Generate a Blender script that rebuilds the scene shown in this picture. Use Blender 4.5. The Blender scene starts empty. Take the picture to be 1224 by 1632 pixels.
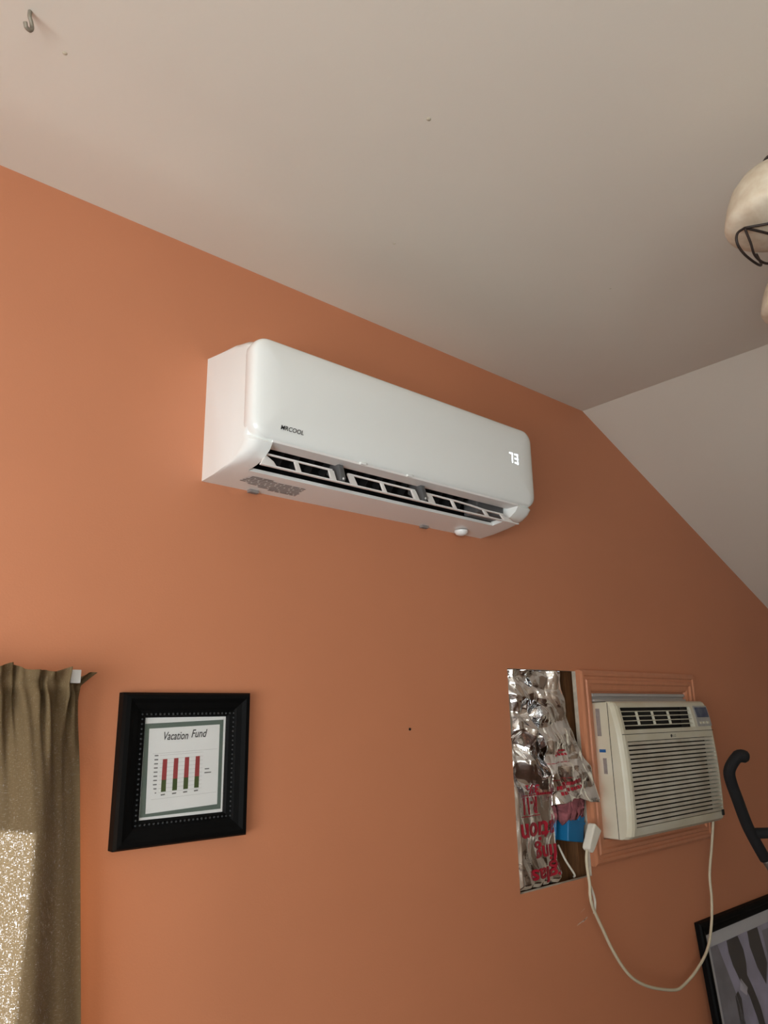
import bpy, bmesh, math, random
from mathutils import Vector, Matrix
from mathutils.geometry import tessellate_polygon

# ------------------------------------------------------------------ camera, light, exposure
scene = bpy.context.scene
COL = scene.collection
cam_data = bpy.data.cameras.new('camera')
cam = bpy.data.objects.new('camera', cam_data)
COL.objects.link(cam)
cr = Vector((0.7537032, -0.6570168, -0.0161360))
cu = Vector((-0.1607451, -0.2080955, 0.9648094))
cf = Vector((0.6372538, 0.7245862, 0.2624545))
M = Matrix.Identity(4)
for i in range(3):
    M[i][0] = cr[i]; M[i][1] = cu[i]; M[i][2] = -cf[i]
M[0][3], M[1][3], M[2][3] = 0.0, -1.4, 1.5
cam.matrix_world = M
cam_data.sensor_fit = 'AUTO'; cam_data.sensor_width = 36.0; cam_data.lens = 26.22
cam_data.clip_start = 0.02
scene.camera = cam

world = bpy.data.worlds.new('daylight'); scene.world = world
world.use_nodes = True
bg = world.node_tree.nodes['Background']
bg.inputs[0].default_value = (0.80, 0.90, 1.0, 1); bg.inputs[1].default_value = 2.2

def light(name, kind, loc, target, energy, color=(1, 1, 1), size=None, size_y=None, angle=None, spread=None):
    d = bpy.data.lights.new(name, kind); d.energy = energy; d.color = color
    if kind == 'AREA':
        d.shape = 'RECTANGLE'; d.size = size; d.size_y = size_y or size
        if spread: d.spread = spread
    if kind == 'SUN': d.angle = angle or 0.01
    o = bpy.data.objects.new(name, d); COL.objects.link(o)
    o.location = loc
    v = Vector(target) - Vector(loc)
    o.rotation_euler = v.to_track_quat('-Z', 'Y').to_euler()
    return o
# sun and sky outside the curtained window
light('sun_offscreen', 'SUN', (0.15, 4, 2.2), (0.1, 0, 0.9), 100.0, (0.95, 0.97, 1.0), angle=0.05)
# daylight at the panes of the left wall's and the back wall's window
light('window_left_offscreen', 'AREA', (-1.39, -1.60, 1.15), (0, -1.60, 1.15), 56, (0.94, 0.98, 1.0), 1.68, 0.98)
light('window_back_offscreen', 'AREA', (-0.6, -2.69, 1.70), (-0.6, 0, 1.70), 16, (0.94, 1.0, 0.99), 0.98, 0.98)

vs = scene.view_settings
vs.view_transform = 'Standard'; vs.look = 'None'; vs.gamma = 1.0; vs.use_curve_mapping = False
vs.exposure = 0.2

# ------------------------------------------------------------------ materials
def srgb(r, g, b):
    def f(c):
        c /= 255.0
        return c / 12.92 if c <= 0.04045 else ((c + 0.055) / 1.055) ** 2.4
    return (f(r), f(g), f(b), 1.0)

def mat(name, col, rough=0.5, metal=0.0, spec=0.5, vary=0.0, vscale=8.0, bump=0.0, bscale=200.0, col2=None, stretch=None, emit=None, coat=0.0):
    m = bpy.data.materials.new(name); m.use_nodes = True
    nt = m.node_tree; b = nt.nodes['Principled BSDF']
    b.inputs['Base Color'].default_value = col
    b.inputs['Roughness'].default_value = rough
    b.inputs['Metallic'].default_value = metal
    b.inputs['Specular IOR Level'].default_value = spec
    if coat: b.inputs['Coat Weight'].default_value = coat
    tc = nt.nodes.new('ShaderNodeTexCoord')
    src = tc.outputs['Object']
    if stretch:
        mp = nt.nodes.new('ShaderNodeMapping'); mp.inputs['Scale'].default_value = stretch
        nt.links.new(src, mp.inputs[0]); src = mp.outputs[0]
    if vary > 0:
        n = nt.nodes.new('ShaderNodeTexNoise'); n.inputs['Scale'].default_value = vscale; n.inputs['Detail'].default_value = 4
        nt.links.new(src, n.inputs['Vector'])
        r = nt.nodes.new('ShaderNodeMapRange'); r.inputs[1].default_value = 0.3; r.inputs[2].default_value = 0.7
        nt.links.new(n.outputs[0], r.inputs[0])
        mx = nt.nodes.new('ShaderNodeMix'); mx.data_type = 'RGBA'
        c2 = col2 or tuple(c * (1 - vary) for c in col[:3]) + (1,)
        mx.inputs[6].default_value = col; mx.inputs[7].default_value = c2
        nt.links.new(r.outputs[0], mx.inputs[0]); nt.links.new(mx.outputs[2], b.inputs['Base Color'])
    if bump > 0:
        n2 = nt.nodes.new('ShaderNodeTexNoise'); n2.inputs['Scale'].default_value = bscale; n2.inputs['Detail'].default_value = 3
        nt.links.new(src, n2.inputs['Vector'])
        bp = nt.nodes.new('ShaderNodeBump'); bp.inputs['Strength'].default_value = bump; bp.inputs['Distance'].default_value = 0.002
        nt.links.new(n2.outputs[0], bp.inputs['Height']); nt.links.new(bp.outputs[0], b.inputs['Normal'])
    if emit:
        b.inputs['Emission Color'].default_value = emit[0]; b.inputs['Emission Strength'].default_value = emit[1]
    return m

MT = {}
MT['wall'] = mat('orange_wall_paint', srgb(203, 132, 95), 0.42, vary=0.05, vscale=2.5, bump=0.10, bscale=260, spec=0.45)
MT['white_paint'] = mat('beige_wall_paint', srgb(176, 164, 146), 0.6, vary=0.03, vscale=2, bump=0.08, bscale=200)
MT['ceiling'] = mat('off_white_ceiling_paint', srgb(230, 223, 209), 0.5, vary=0.03, vscale=1.6, bump=0.12, bscale=90, spec=0.4)
MT['floor'] = mat('brown_wood_floor', srgb(84, 58, 42), 0.45, vary=0.35, vscale=6, stretch=(1, 12, 1))
MT['casing'] = mat('orange_casing_paint', srgb(203, 134, 98), 0.38, vary=0.08, vscale=14, stretch=(3, 3, 0.4), bump=0.1, bscale=150)
MT['gypsum'] = mat('raw_gypsum_edge', srgb(205, 190, 170), 0.9, vary=0.25, vscale=60)
MT['raw_wood'] = mat('raw_brown_wood', srgb(120, 78, 40), 0.8, vary=0.45, vscale=30, stretch=(6, 6, 0.7))
MT['sheathing'] = mat('dark_sheathing', srgb(96, 60, 38), 0.9, vary=0.4, vscale=20)
MT['white_plastic'] = mat('glossy_white_plastic', srgb(240, 242, 238), 0.25, bump=0.02, bscale=400, coat=0.15)
MT['white_matte'] = mat('white_plastic', srgb(232, 230, 226), 0.45, bump=0.03, bscale=300)
MT['dark_duct'] = mat('black_outlet_plastic', srgb(14, 14, 15), 0.7, vary=0.3, vscale=40)
MT['grey_plastic'] = mat('grey_plastic', srgb(92, 92, 92), 0.5, vary=0.1, vscale=40)
MT['grey_print'] = mat('grey_print', srgb(150, 140, 134), 0.8, vary=0.2, vscale=90)
MT['logo_print'] = mat('dark_logo_print', srgb(48, 44, 44), 0.5, vary=0.1, vscale=50)
MT['led'] = mat('led_digits', srgb(235, 245, 255), 0.5, emit=((0.85, 0.95, 1, 1), 1.6))
MT['beige_plastic'] = mat('aged_beige_plastic', srgb(214, 210, 192), 0.42, vary=0.10, vscale=7, col2=srgb(202, 194, 168), bump=0.03, bscale=300)
MT['beige_slat'] = mat('beige_grille_plastic', srgb(214, 209, 192), 0.42, vary=0.22, vscale=9, col2=srgb(182, 170, 148))
MT['slot_dark'] = mat('dark_slot', srgb(38, 32, 24), 0.9, vary=0.3, vscale=30)
MT['black'] = mat('black_plastic', srgb(12, 12, 12), 0.6, vary=0.2, vscale=30)
MT['screen'] = mat('blue_grey_screen', srgb(40, 52, 84), 0.12, vary=0.4, vscale=30, col2=srgb(96, 104, 120))
MT['label_pale'] = mat('pale_label', srgb(176, 174, 168), 0.4, vary=0.2, vscale=80)
MT['blue_label'] = mat('blue_label', srgb(30, 92, 150), 0.5, vary=0.1, vscale=60)
MT['aluminium'] = mat('grey_aluminium', srgb(190, 186, 182), 0.35, metal=0.2, vary=0.15, vscale=10, stretch=(0.5, 8, 8))
MT['black_frame'] = mat('black_painted_wood', srgb(8, 8, 8), 0.6, spec=0.12, vary=0.3, vscale=20, bump=0.05, bscale=120)
MT['bead_black'] = mat('worn_black_beading', srgb(40, 42, 42), 0.4, vary=0.4, vscale=120)
MT['paper'] = mat('white_paper', srgb(234, 234, 230), 0.75, vary=0.03, vscale=20)
MT['border_green'] = mat('grey_green_print', srgb(96, 112, 102), 0.8, vary=0.06, vscale=60)
MT['ink'] = mat('dark_ink', srgb(48, 52, 52), 0.8, vary=0.1, vscale=90)
MT['ink_pale'] = mat('pale_ink', srgb(120, 120, 116), 0.8, vary=0.2, vscale=90)
MT['grid_ink'] = mat('faint_ink', srgb(192, 191, 186), 0.8, vary=0.05, vscale=90)
MT['bar_red'] = mat('red_print', srgb(158, 58, 60), 0.8, vary=0.08, vscale=90)
MT['bar_green'] = mat('green_print', srgb(64, 84, 36), 0.8, vary=0.08, vscale=90)
MT['foil'] = mat('aluminium_foil', (0.97, 0.97, 0.97, 1), 0.12, metal=1.0, bump=0.25, bscale=140)
MT['foil_red'] = mat('red_foil_print', srgb(170, 30, 48), 0.35, vary=0.25, vscale=50, spec=0.6)
MT['pink_wool'] = mat('pink_fibreglass', srgb(160, 92, 96), 0.95, vary=0.4, vscale=60, bump=0.8, bscale=150)
MT['blue_box'] = mat('blue_box_plastic', srgb(20, 108, 156), 0.45, vary=0.12, vscale=30)
MT['cord'] = mat('ivory_cord_rubber', srgb(206, 194, 166), 0.5, vary=0.08, vscale=30)
MT['plug'] = mat('ivory_plug_plastic', srgb(222, 216, 200), 0.4, vary=0.05, vscale=30)
MT['steel'] = mat('grey_steel', srgb(150, 148, 142), 0.4, metal=0.8, vary=0.15, vscale=60)
MT['foam'] = mat('black_foam', srgb(13, 13, 14), 0.85, vary=0.3, vscale=80, bump=0.3, bscale=500)
MT['mat_board'] = mat('grey_white_mat_board', srgb(204, 204, 206), 0.7, vary=0.05, vscale=30)
MT['photo_bg'] = mat('violet_grey_photo_print', srgb(182, 178, 204), 0.3, vary=0.35, vscale=9, col2=srgb(138, 136, 152))
MT['photo_dark'] = mat('dark_photo_print', srgb(40, 38, 44), 0.3, vary=0.3, vscale=15)
MT['photo_mid'] = mat('grey_photo_print', srgb(142, 140, 150), 0.3, vary=0.4, vscale=14)
MT['photo_light'] = mat('pale_photo_print', srgb(214, 212, 222), 0.3, vary=0.15, vscale=20)
MT['alabaster'] = mat('cream_alabaster_glass', srgb(226, 216, 194), 0.45, vary=0.3, vscale=45, col2=srgb(206, 188, 162), bump=.25, bscale=60)
MT['bronze'] = mat('brown_bronze_wire', srgb(52, 40, 34), 0.5, metal=0.3, vary=0.3, vscale=40)
MT['hook'] = mat('dull_hook_metal', srgb(150, 142, 126), 0.5, metal=0.3, vary=0.2, vscale=60)
MT['paint_nick'] = mat('tan_paint_nick', srgb(206, 196, 172), 0.7, vary=0.1, vscale=200)
MT['scuff'] = mat('white_scuff', srgb(226, 196, 176), 0.8, vary=0.3, vscale=90)

def curtain_material():
    m = bpy.data.materials.new('brown_woven_curtain'); m.use_nodes = True
    nt = m.node_tree; N = nt.nodes; L = nt.links
    for n in list(N): N.remove(n)
    out = N.new('ShaderNodeOutputMaterial')
    tc = N.new('ShaderNodeTexCoord')
    def noise(sc, stretch):
        mp = N.new('ShaderNodeMapping'); mp.inputs['Scale'].default_value = stretch
        L.new(tc.outputs['Object'], mp.inputs[0])
        n = N.new('ShaderNodeTexNoise'); n.inputs['Scale'].default_value = sc; n.inputs['Detail'].default_value = 3
        L.new(mp.outputs[0], n.inputs['Vector']); return n
    warp = noise(420, (2.2, 1, 0.5)); weft = noise(420, (0.4, 1, 2.6))
    mul = N.new('ShaderNodeMath'); mul.operation = 'MAXIMUM'
    L.new(warp.outputs[0], mul.inputs[0]); L.new(weft.outputs[0], mul.inputs[1])
    dif = N.new('ShaderNodeBsdfDiffuse')
    mix = N.new('ShaderNodeMix'); mix.data_type = 'RGBA'
    mix.inputs[6].default_value = srgb(96, 80, 58); mix.inputs[7].default_value = srgb(126, 106, 78)
    L.new(weft.outputs[0], mix.inputs[0]); L.new(mix.outputs[2], dif.inputs['Color'])
    bp = N.new('ShaderNodeBump'); bp.inputs['Strength'].default_value = 0.3; bp.inputs['Distance'].default_value = 0.001
    L.new(mul.outputs[0], bp.inputs['Height']); L.new(bp.outputs[0], dif.inputs['Normal'])
    trl = N.new('ShaderNodeBsdfTranslucent'); trl.inputs['Color'].default_value = srgb(120, 104, 80)
    m1 = N.new('ShaderNodeMixShader'); m1.inputs[0].default_value = 0.05
    L.new(dif.outputs[0], m1.inputs[1]); L.new(trl.outputs[0], m1.inputs[2])
    tra = N.new('ShaderNodeBsdfTransparent'); trb = N.new('ShaderNodeBsdfTranslucent'); trb.inputs['Color'].default_value = (0.8, 0.82, 0.85, 1)
    trp = N.new('ShaderNodeMixShader'); trp.inputs[0].default_value = 0.6     # thin loose threads: part hole, part scattering
    L.new(tra.outputs[0], trp.inputs[1]); L.new(trb.outputs[0], trp.inputs[2])
    rg = N.new('ShaderNodeMapRange'); rg.inputs[1].default_value = 0.63; rg.inputs[2].default_value = 0.77
    rg.inputs[3].default_value = 0.0; rg.inputs[4].default_value = 0.45
    L.new(mul.outputs[0], rg.inputs[0])
    m2 = N.new('ShaderNodeMixShader')
    L.new(rg.outputs[0], m2.inputs[0]); L.new(m1.outputs[0], m2.inputs[1]); L.new(trp.outputs[0], m2.inputs[2])
    L.new(m2.outputs[0], out.inputs[0])
    return m
MT['curtain'] = curtain_material()

def glass_material():
    m = bpy.data.materials.new('window_glass'); m.use_nodes = True
    nt = m.node_tree; N = nt.nodes; L = nt.links
    for n in list(N): N.remove(n)
    out = N.new('ShaderNodeOutputMaterial'); t = N.new('ShaderNodeBsdfTransparent'); g = N.new('ShaderNodeBsdfGlossy')
    g.inputs['Roughness'].default_value = 0.02
    mx = N.new('ShaderNodeMixShader'); mx.inputs[0].default_value = 0.06
    L.new(t.outputs[0], mx.inputs[1]); L.new(g.outputs[0], mx.inputs[2]); L.new(mx.outputs[0], out.inputs[0])
    return m
MT['glass'] = glass_material()

# ------------------------------------------------------------------ builders (all coordinates in world metres)
OFF = {}
def link(name, me, m, parent=None, smooth=False):
    if m is not None: me.materials.append(m)
    o = bpy.data.objects.new(name, me); COL.objects.link(o)
    off = OFF.get(parent.name, Vector((0, 0, 0))) if parent else Vector((0, 0, 0))
    if off.length > 0: me.transform(Matrix.Translation(-off))
    if parent: o.parent = parent
    OFF[o.name] = off
    if smooth:
        me.polygons.foreach_set('use_smooth', [True] * len(me.polygons))
    return o
def obj(name, vs_, fs, m, parent=None, smooth=False):
    me = bpy.data.meshes.new(name); me.from_pydata([tuple(v) for v in vs_], [], fs); me.validate(); me.update()
    bm = bmesh.new(); bm.from_mesh(me); bmesh.ops.recalc_face_normals(bm, faces=bm.faces); bm.to_mesh(me); bm.free()
    return link(name, me, m, parent, smooth)
def thing(name, label, cat, loc, group=None):
    o = bpy.data.objects.new(name, None); COL.objects.link(o); o.location = loc
    o.empty_display_size = 0.05
    OFF[o.name] = Vector(loc); tag(o, label, cat, group); return o
def tag(o, label, cat, group=None):
    o['label'] = label; o['category'] = cat
    if group: o['group'] = group
def struct(o): o['kind'] = 'structure'; return o

class G:
    def __init__(s): s.v = []; s.f = []
    def add(s, vs_, fs):
        n = len(s.v); s.v += [Vector(v) for v in vs_]; s.f += [tuple(i + n for i in f) for f in fs]; return s
    def box(s, x0, x1, y0, y1, z0, z1):
        return s.add([(x, y, z) for x in (x0, x1) for y in (y0, y1) for z in (z0, z1)],
                     [(0, 1, 3, 2), (4, 6, 7, 5), (0, 4, 5, 1), (2, 3, 7, 6), (0, 2, 6, 4), (1, 5, 7, 3)])
    def hexa(s, a, b):      # two quads joined
        return s.add(list(a) + list(b), [(3, 2, 1, 0), (4, 5, 6, 7), (0, 1, 5, 4), (1, 2, 6, 5), (2, 3, 7, 6), (3, 0, 4, 7)])
    def prism(s, prof, x0, x1):     # prof: (y, z)
        n = len(prof)
        s.add([(x0, y, z) for y, z in prof] + [(x1, y, z) for y, z in prof],
              [tuple(range(n))[::-1], tuple(range(n, 2 * n))] + [(i, (i + 1) % n, n + (i + 1) % n, n + i) for i in range(n)])
        return s
    def tube(s, pts, r, n=10, caps=True):
        pts = [Vector(p) for p in pts]; rs = r if isinstance(r, (list, tuple)) else [r] * len(pts)
        base = len(s.v); up = None
        for i, p in enumerate(pts):
            t = (pts[min(i + 1, len(pts) - 1)] - pts[max(i - 1, 0)]).normalized()
            if up is None:
                up = t.orthogonal().normalized()
            else:
                up = (up - t * up.dot(t)); up = up.normalized() if up.length > 1e-6 else t.orthogonal().normalized()
            w = t.cross(up)
            for k in range(n):
                a = 2 * math.pi * k / n
                s.v.append(p + (up * math.cos(a) + w * math.sin(a)) * rs[i])
        for i in range(len(pts) - 1):
            for k in range(n):
                a = base + i * n + k; b = base + i * n + (k + 1) % n
                s.f.append((a, b, b + n, a + n))
        if caps:
            s.f.append(tuple(base + k for k in range(n))[::-1])
            s.f.append(tuple(base + (len(pts) - 1) * n + k for k in range(n)))
        return s
    def lathe(s, prof, c, n=40, axis=None):    # prof: (radius, height) about +Z at c
        base = len(s.v); c = Vector(c); q = Matrix.Identity(3)
        if axis is not None: q = Vector((0, 0, 1)).rotation_difference(Vector(axis)).to_matrix()
        for r, h in prof:
            for k in range(n):
                a = 2 * math.pi * k / n
                s.v.append(c + q @ Vector((r * math.cos(a), r * math.sin(a), h)))
        for i in range(len(prof) - 1):
            for k in range(n):
                a = base + i * n + k; b = base + i * n + (k + 1) % n
                s.f.append((a, b, b + n, a + n))
        return s
    def build(s, name, m, parent=None, smooth=False, bevel=0, seg=2):
        o = obj(name, s.v, s.f, m, parent, smooth)
        if bevel:
            b = o.modifiers.new('bevel', 'BEVEL'); b.width = bevel; b.segments = seg; b.limit_method = 'ANGLE'; b.angle_limit = math.radians(35)
        return o
def spline(ctrl, n=8):
    P = [Vector(p) for p in ctrl]; out = []
    P = [P[0] * 2 - P[1]] + P + [P[-1] * 2 - P[-2]]
    for i in range(1, len(P) - 2):
        for k in range(n):
            t = k / n; a, b, c, d = P[i - 1:i + 3]
            out.append(0.5 * ((2 * b) + (c - a) * t + (2 * a - 5 * b + 4 * c - d) * t * t + (3 * b - a - 3 * c + d) * t ** 3))
    out.append(P[-2]); return out
def rrect(x0, x1, z0, z1, r, n=8):
    o = []
    for cx, cz, a0 in ((x1 - r, z1 - r, 0), (x0 + r, z1 - r, 90), (x0 + r, z0 + r, 180), (x1 - r, z0 + r, 270)):
        for k in range(n + 1):
            a = math.radians(a0 + 90 * k / n); o.append((cx + r * math.cos(a), cz + r * math.sin(a)))
    return o
def slab(outer, holes, place, depth, name, m, parent=None, edge=None):
    """flat plate with holes; place(u, v, d) -> world point, d in (0, depth)"""
    loops = [outer] + holes
    flat = [p for l in loops for p in l]
    tris = tessellate_polygon([[Vector((p[0], p[1], 0)) for p in l] for l in loops])
    n = len(flat); vsx = [place(u, v, 0) for u, v in flat] + [place(u, v, depth) for u, v in flat]
    fs = [tuple(t) for t in tris] + [tuple(i + n for i in t)[::-1] for t in tris]
    nface = len(fs); i0 = 0
    for l in loops:
        for k in range(len(l)):
            a = i0 + k; b = i0 + (k + 1) % len(l); fs.append((a, b, b + n, a + n))
        i0 += len(l)
    o = obj(name, vsx, fs, m, parent)
    if edge:
        o.data.materials.append(edge)
        for p in o.data.polygons:
            if p.index >= nface: p.material_index = 1
    return o
def text_mesh(body, size, shear=0.0, bold=0.0, sx=1.0):
    c = bpy.data.curves.new('lettering', 'FONT'); c.body = body; c.size = size; c.shear = shear; c.offset = bold; c.resolution_u = 4
    o = bpy.data.objects.new('lettering', c); COL.objects.link(o)
    dg = bpy.context.evaluated_depsgraph_get(); dg.update()
    me = bpy.data.meshes.new_from_object(o.evaluated_get(dg))
    bpy.data.objects.remove(o); bpy.data.curves.remove(c)
    vs_ = [Vector((v.co.x * sx, v.co.y, 0)) for v in me.vertices]; fs = [tuple(p.vertices) for p in me.polygons]
    bpy.data.meshes.remove(me)
    return vs_, fs
def fit_text(body, x0, x1, z0, z1, y, name, m, parent, shear=0.0, bold=0.0, flip=False, fn=None, fine=None):
    vs_, fs = text_mesh(body, 1.0, shear, bold)
    ax = min(v.x for v in vs_); bx_ = max(v.x for v in vs_); az = min(v.y for v in vs_); bz = max(v.y for v in vs_)
    out = []
    for v in vs_:
        u = (v.x - ax) / (bx_ - ax); w = (v.y - az) / (bz - az)
        if flip: u, w = 1 - u, 1 - w
        out.append((x0 + (x1 - x0) * u, y, z0 + (z1 - z0) * w))
    if fn is None: return obj(name, out, fs, m, parent)
    me = bpy.data.meshes.new(name); me.from_pydata(out, [], fs)
    bm = bmesh.new(); bm.from_mesh(me); bmesh.ops.triangulate(bm, faces=bm.faces)
    for it in range(5):
        es = [e for e in bm.edges if e.calc_length() > fine]
        if not es: break
        bmesh.ops.subdivide_edges(bm, edges=es, cuts=1); bmesh.ops.triangulate(bm, faces=bm.faces)
    for v in bm.verts: v.co.y = fn(v.co.x, v.co.z)
    bm.to_mesh(me); bm.free()
    return link(name, me, m, parent)

# ------------------------------------------------------------------ the room
ZC = 2.543; XS = 2.19; SL = 0.4476; XR = 4.3; XL = -1.3; YB = -2.6
zr = ZC - SL * (XR - XS)
HOLE = (1.688, 2.016, 1.037, 1.622)
W1 = (-0.50, 0.455, 0.72, 1.44)              # curtained window opening
W2 = (2.072, 2.676, 1.122, 1.562)            # window air conditioner opening
def rect(x0, x1, z0, z1): return [(x0, z0), (x1, z0), (x1, z1), (x0, z1)]
gable = [(XL - .1, 0), (XR + .1, 0), (XR + .1, zr - SL * .1 + .05), (XS, ZC + .05), (XL - .1, ZC + .05)]
wall_front = struct(slab(gable, [rect(*HOLE), rect(*W1), rect(*W2)], lambda u, v, d: (u, d, v), 0.014, 'wall_front', MT['wall'], edge=MT['gypsum']))
slab(gable, [rect(*W1), rect(*W2)], lambda u, v, d: (u, 0.115 + d, v), 0.02, 'sheathing', MT['sheathing'], wall_front)
g = G(); g.box(1.58, 1.672, 0.0145, 0.1145, 0.01, 2.4); g.build('stud', MT['raw_wood'], wall_front)
g = G(); g.box(2.000, 2.060, 0.030, 0.1145, 0.01, 2.4); g.build('stud', MT['raw_wood'], wall_front)
g = G(); g.box(1.93, 1.985, 0.060, 0.1145, 1.00, 1.25); g.build('wood_block', MT['raw_wood'], wall_front)
W3 = (-2.45, -0.75, 0.65, 1.65); W4 = (-1.1, -0.1, 1.2, 2.2)
wall_left = struct(slab(rect(YB - .1, 0.0, 0, ZC + .05), [rect(*W3)], lambda u, v, d: (XL - d, u, v), 0.1, 'wall_left', MT['white_paint']))
wall_right = struct(slab(rect(YB - .1, 0.0, 0, zr + .02), [], lambda u, v, d: (XR + d, u, v), 0.1, 'wall_right', MT['white_paint']))
wall_back = struct(slab(gable, [rect(*W4)], lambda u, v, d: (u, YB - d, v), 0.1, 'wall_back', MT['white_paint']))
g = G(); g.box(XL - .1, XR + .1, YB - .1, 0.135, -0.1, 0.0); struct(g.build('floor', MT['floor']))
g = G(); g.box(XL - .1, XS, YB - .1, 0.0, ZC, ZC + .1); ceil = struct(g.build('ceiling', MT['ceiling']))
g = G()
g.hexa([(XS, 0, ZC), (XR + .1, 0, zr - SL * .1), (XR + .1, 0, zr - SL * .1 + .1), (XS, 0, ZC + .1)],
       [(XS, YB - .1, ZC), (XR + .1, YB - .1, zr - SL * .1), (XR + .1, YB - .1, zr - SL * .1 + .1), (XS, YB - .1, ZC + .1)])
struct(g.build('ceiling_slope', MT['ceiling']))
g = G(); g.box(XL, XR, -0.016, 0, 0, 0.10); struct(g.build('baseboard_front', MT['casing'], bevel=0.004))

def window(name, fr, pl, depth):
    """sash frame and panes; pl(u, v, d)"""
    x0, x1, z0, z1 = fr
    root = struct(slab(rect(x0, x1, z0, z1), [rect(x0 + .012, x1 - .012, z0 + .012, z1 - .012)], pl, depth, name, MT['white_matte']))
    zm = (z0 + z1) / 2
    for a, b in ((z0 + .012, zm), (zm, z1 - .012)):
        f = slab(rect(x0 + .012, x1 - .012, a, b), [rect(x0 + .045, x1 - .045, a + .03, b - .03)], lambda u, v, d: pl(u, v, depth * .55 + d), 0.02, 'sash', MT['white_matte'], root)
        slab(rect(x0 + .045, x1 - .045, a + .03, b - .03), [], lambda u, v, d: pl(u, v, depth * .55 + .008 + d), 0.003, 'pane', MT['glass'], f)
    return root
window('window_1', W1, lambda u, v, d: (u, 0.002 + d, v), 0.132)
window('window_3', W3, lambda u, v, d: (XL - d, u, v), 0.1)
window('window_4', W4, lambda u, v, d: (u, YB - d, v), 0.1)

# window holding the old air conditioner: moulded casing, aluminium track, glass above
w2 = struct(slab(rect(W2[0] - .001, W2[1] + .001, W2[2] - .001, W2[3] + .001), [rect(W2[0] + .010, W2[1] - .010, W2[2] + .004, W2[3] - .006)],
                 lambda u, v, d: (u, d, v), 0.134, 'window_2', MT['casing']))
prof = [(0, 0), (0, .013), (.008, .018), (.016, .018), (.020, .014), (.027, .014), (.031, .018), (.040, .018), (.045, .013), (.058, .011), (.064, .007), (.066, 0)]   # (outer -> inner, out of wall)
def casing(a, b, inn_a, inn_b):
    # a, b outer corners; inn inner directions (mitred)
    n = len(prof); g = G()
    for c, dn in ((a, inn_a), (b, inn_b)):
        g.v += [Vector((c[0] + dn[0] * t, -h, c[1] + dn[1] * t)) for t, h in prof]
    g.f = [tuple(range(n)), tuple(range(n, 2 * n))[::-1]] + [(i, (i + 1) % n, n + (i + 1) % n, n + i) for i in range(n)]
    return g.build('casing_board', MT['casing'], w2)
cx0, cx1, cz0, cz1 = 2.018, 2.742, 1.062, 1.626
dn = [(1, 1), (-1, 1), (-1, -1), (1, -1)]; cc = [(cx0, cz0), (cx1, cz0), (cx1, cz1), (cx0, cz1)]
for i in range(4): casing(cc[i], cc[(i + 1) % 4], dn[i], dn[(i + 1) % 4])
g = G(); g.box(2.083, 2.665, -.010, 0.05, 1.545, 1.555); g.box(2.083, 2.665, -.004, 0.05, 1.537, 1.545); g.box(2.083, 2.665, -.014, 0.05, 1.529, 1.537)
g.build('aluminium_track', MT['aluminium'], w2, bevel=0.0015)

# ------------------------------------------------------------------ mini split air conditioner on the orange wall
ac = thing('mini_split_air_conditioner', 'glossy white wall mounted mini split air conditioner with open louver and lit digits', 'air conditioner', (1.158, 0, 1.989))
AX0, AX1 = 0.713, 1.603
low = [(0, 1.989), (-.05, 1.9915), (-.107, 1.9955)]
mid = [(-.14, 1.999), (-.168, 2.006), (-.188, 2.018), (-.197, 2.030)]
top = [(-.190, 2.040), (-.185, 2.06), (-.185, 2.236), (-.178, 2.252), (-.160, 2.260), (-.12, 2.267), (0, 2.276)]
VX0, VX1 = 0.763, 1.533
full = low + mid + top
def section(x, d, R=0.026):
    pull = R - math.sqrt(max(0, R * R - max(0, R - d) ** 2)); out = []
    for y, z in full:
        w = min(1, max(0, (-y - .06) / .125)); w = w * w * (3 - 2 * w)
        if z > 2.2: z -= pull * w * .85
        elif z < 2.06: y += pull * w; z += pull * w * .25
        out.append((x, y, z))
    return out
def end_block(xe, xi):
    sg = 1 if xi > xe else -1; secs = [section(xe + sg * d, d) for d in (0, .0015, .004, .008, .013, .019, .026)] + [section(xi, 1)]
    n = len(full); g = G()
    for sc_ in secs: g.v += [Vector(p) for p in sc_]
    for i in range(len(secs) - 1):
        for k in range(n): g.f.append((i * n + k, i * n + (k + 1) % n, (i + 1) * n + (k + 1) % n, (i + 1) * n + k))
    g.f += [tuple(range(n)), tuple((len(secs) - 1) * n + k for k in range(n))[::-1]]
    return g
g = G(); e1 = end_block(AX0, VX0); e2 = end_block(AX1, VX1)
g.add(e1.v, e1.f); g.add(e2.v, e2.f)
cen = low + [(-.107, 2.003), (-.06, 2.012), (-.045, 2.05), (-.06, 2.11), (-.12, 2.12), (-.172, 2.10), (-.182, 2.050), (-.192, 2.034)] + top
g.prism(cen, VX0, VX1)
o = g.build('body', MT['white_plastic'], ac, smooth=True); o.data.set_sharp_from_angle(angle=math.radians(32))
g = G(); g.box(VX0, VX1, -.199, -.160, 2.0315, 2.0365); g.build('outlet_lip', MT['white_matte'], ac)
g = G()       # dark lining of the outlet
lin = [(-.100, 2.0035), (-.062, 2.0135), (-.0475, 2.05), (-.062, 2.108), (-.12, 2.117), (-.170, 2.097)]
for i in range(len(lin) - 1):
    (ya, za), (yb, zb) = lin[i], lin[i + 1]
    g.add([(VX0 + .001, ya, za), (VX0 + .001, yb, zb), (VX1 - .001, yb, zb), (VX1 - .001, ya, za)], [(0, 1, 2, 3)])
g.add([(VX0 + .001, y, z) for y, z in lin], [tuple(range(len(lin)))]); g.add([(VX1 - .001, y, z) for y, z in lin], [tuple(range(len(lin)))])
g.build('outlet_lining', MT['dark_duct'], ac)
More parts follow.
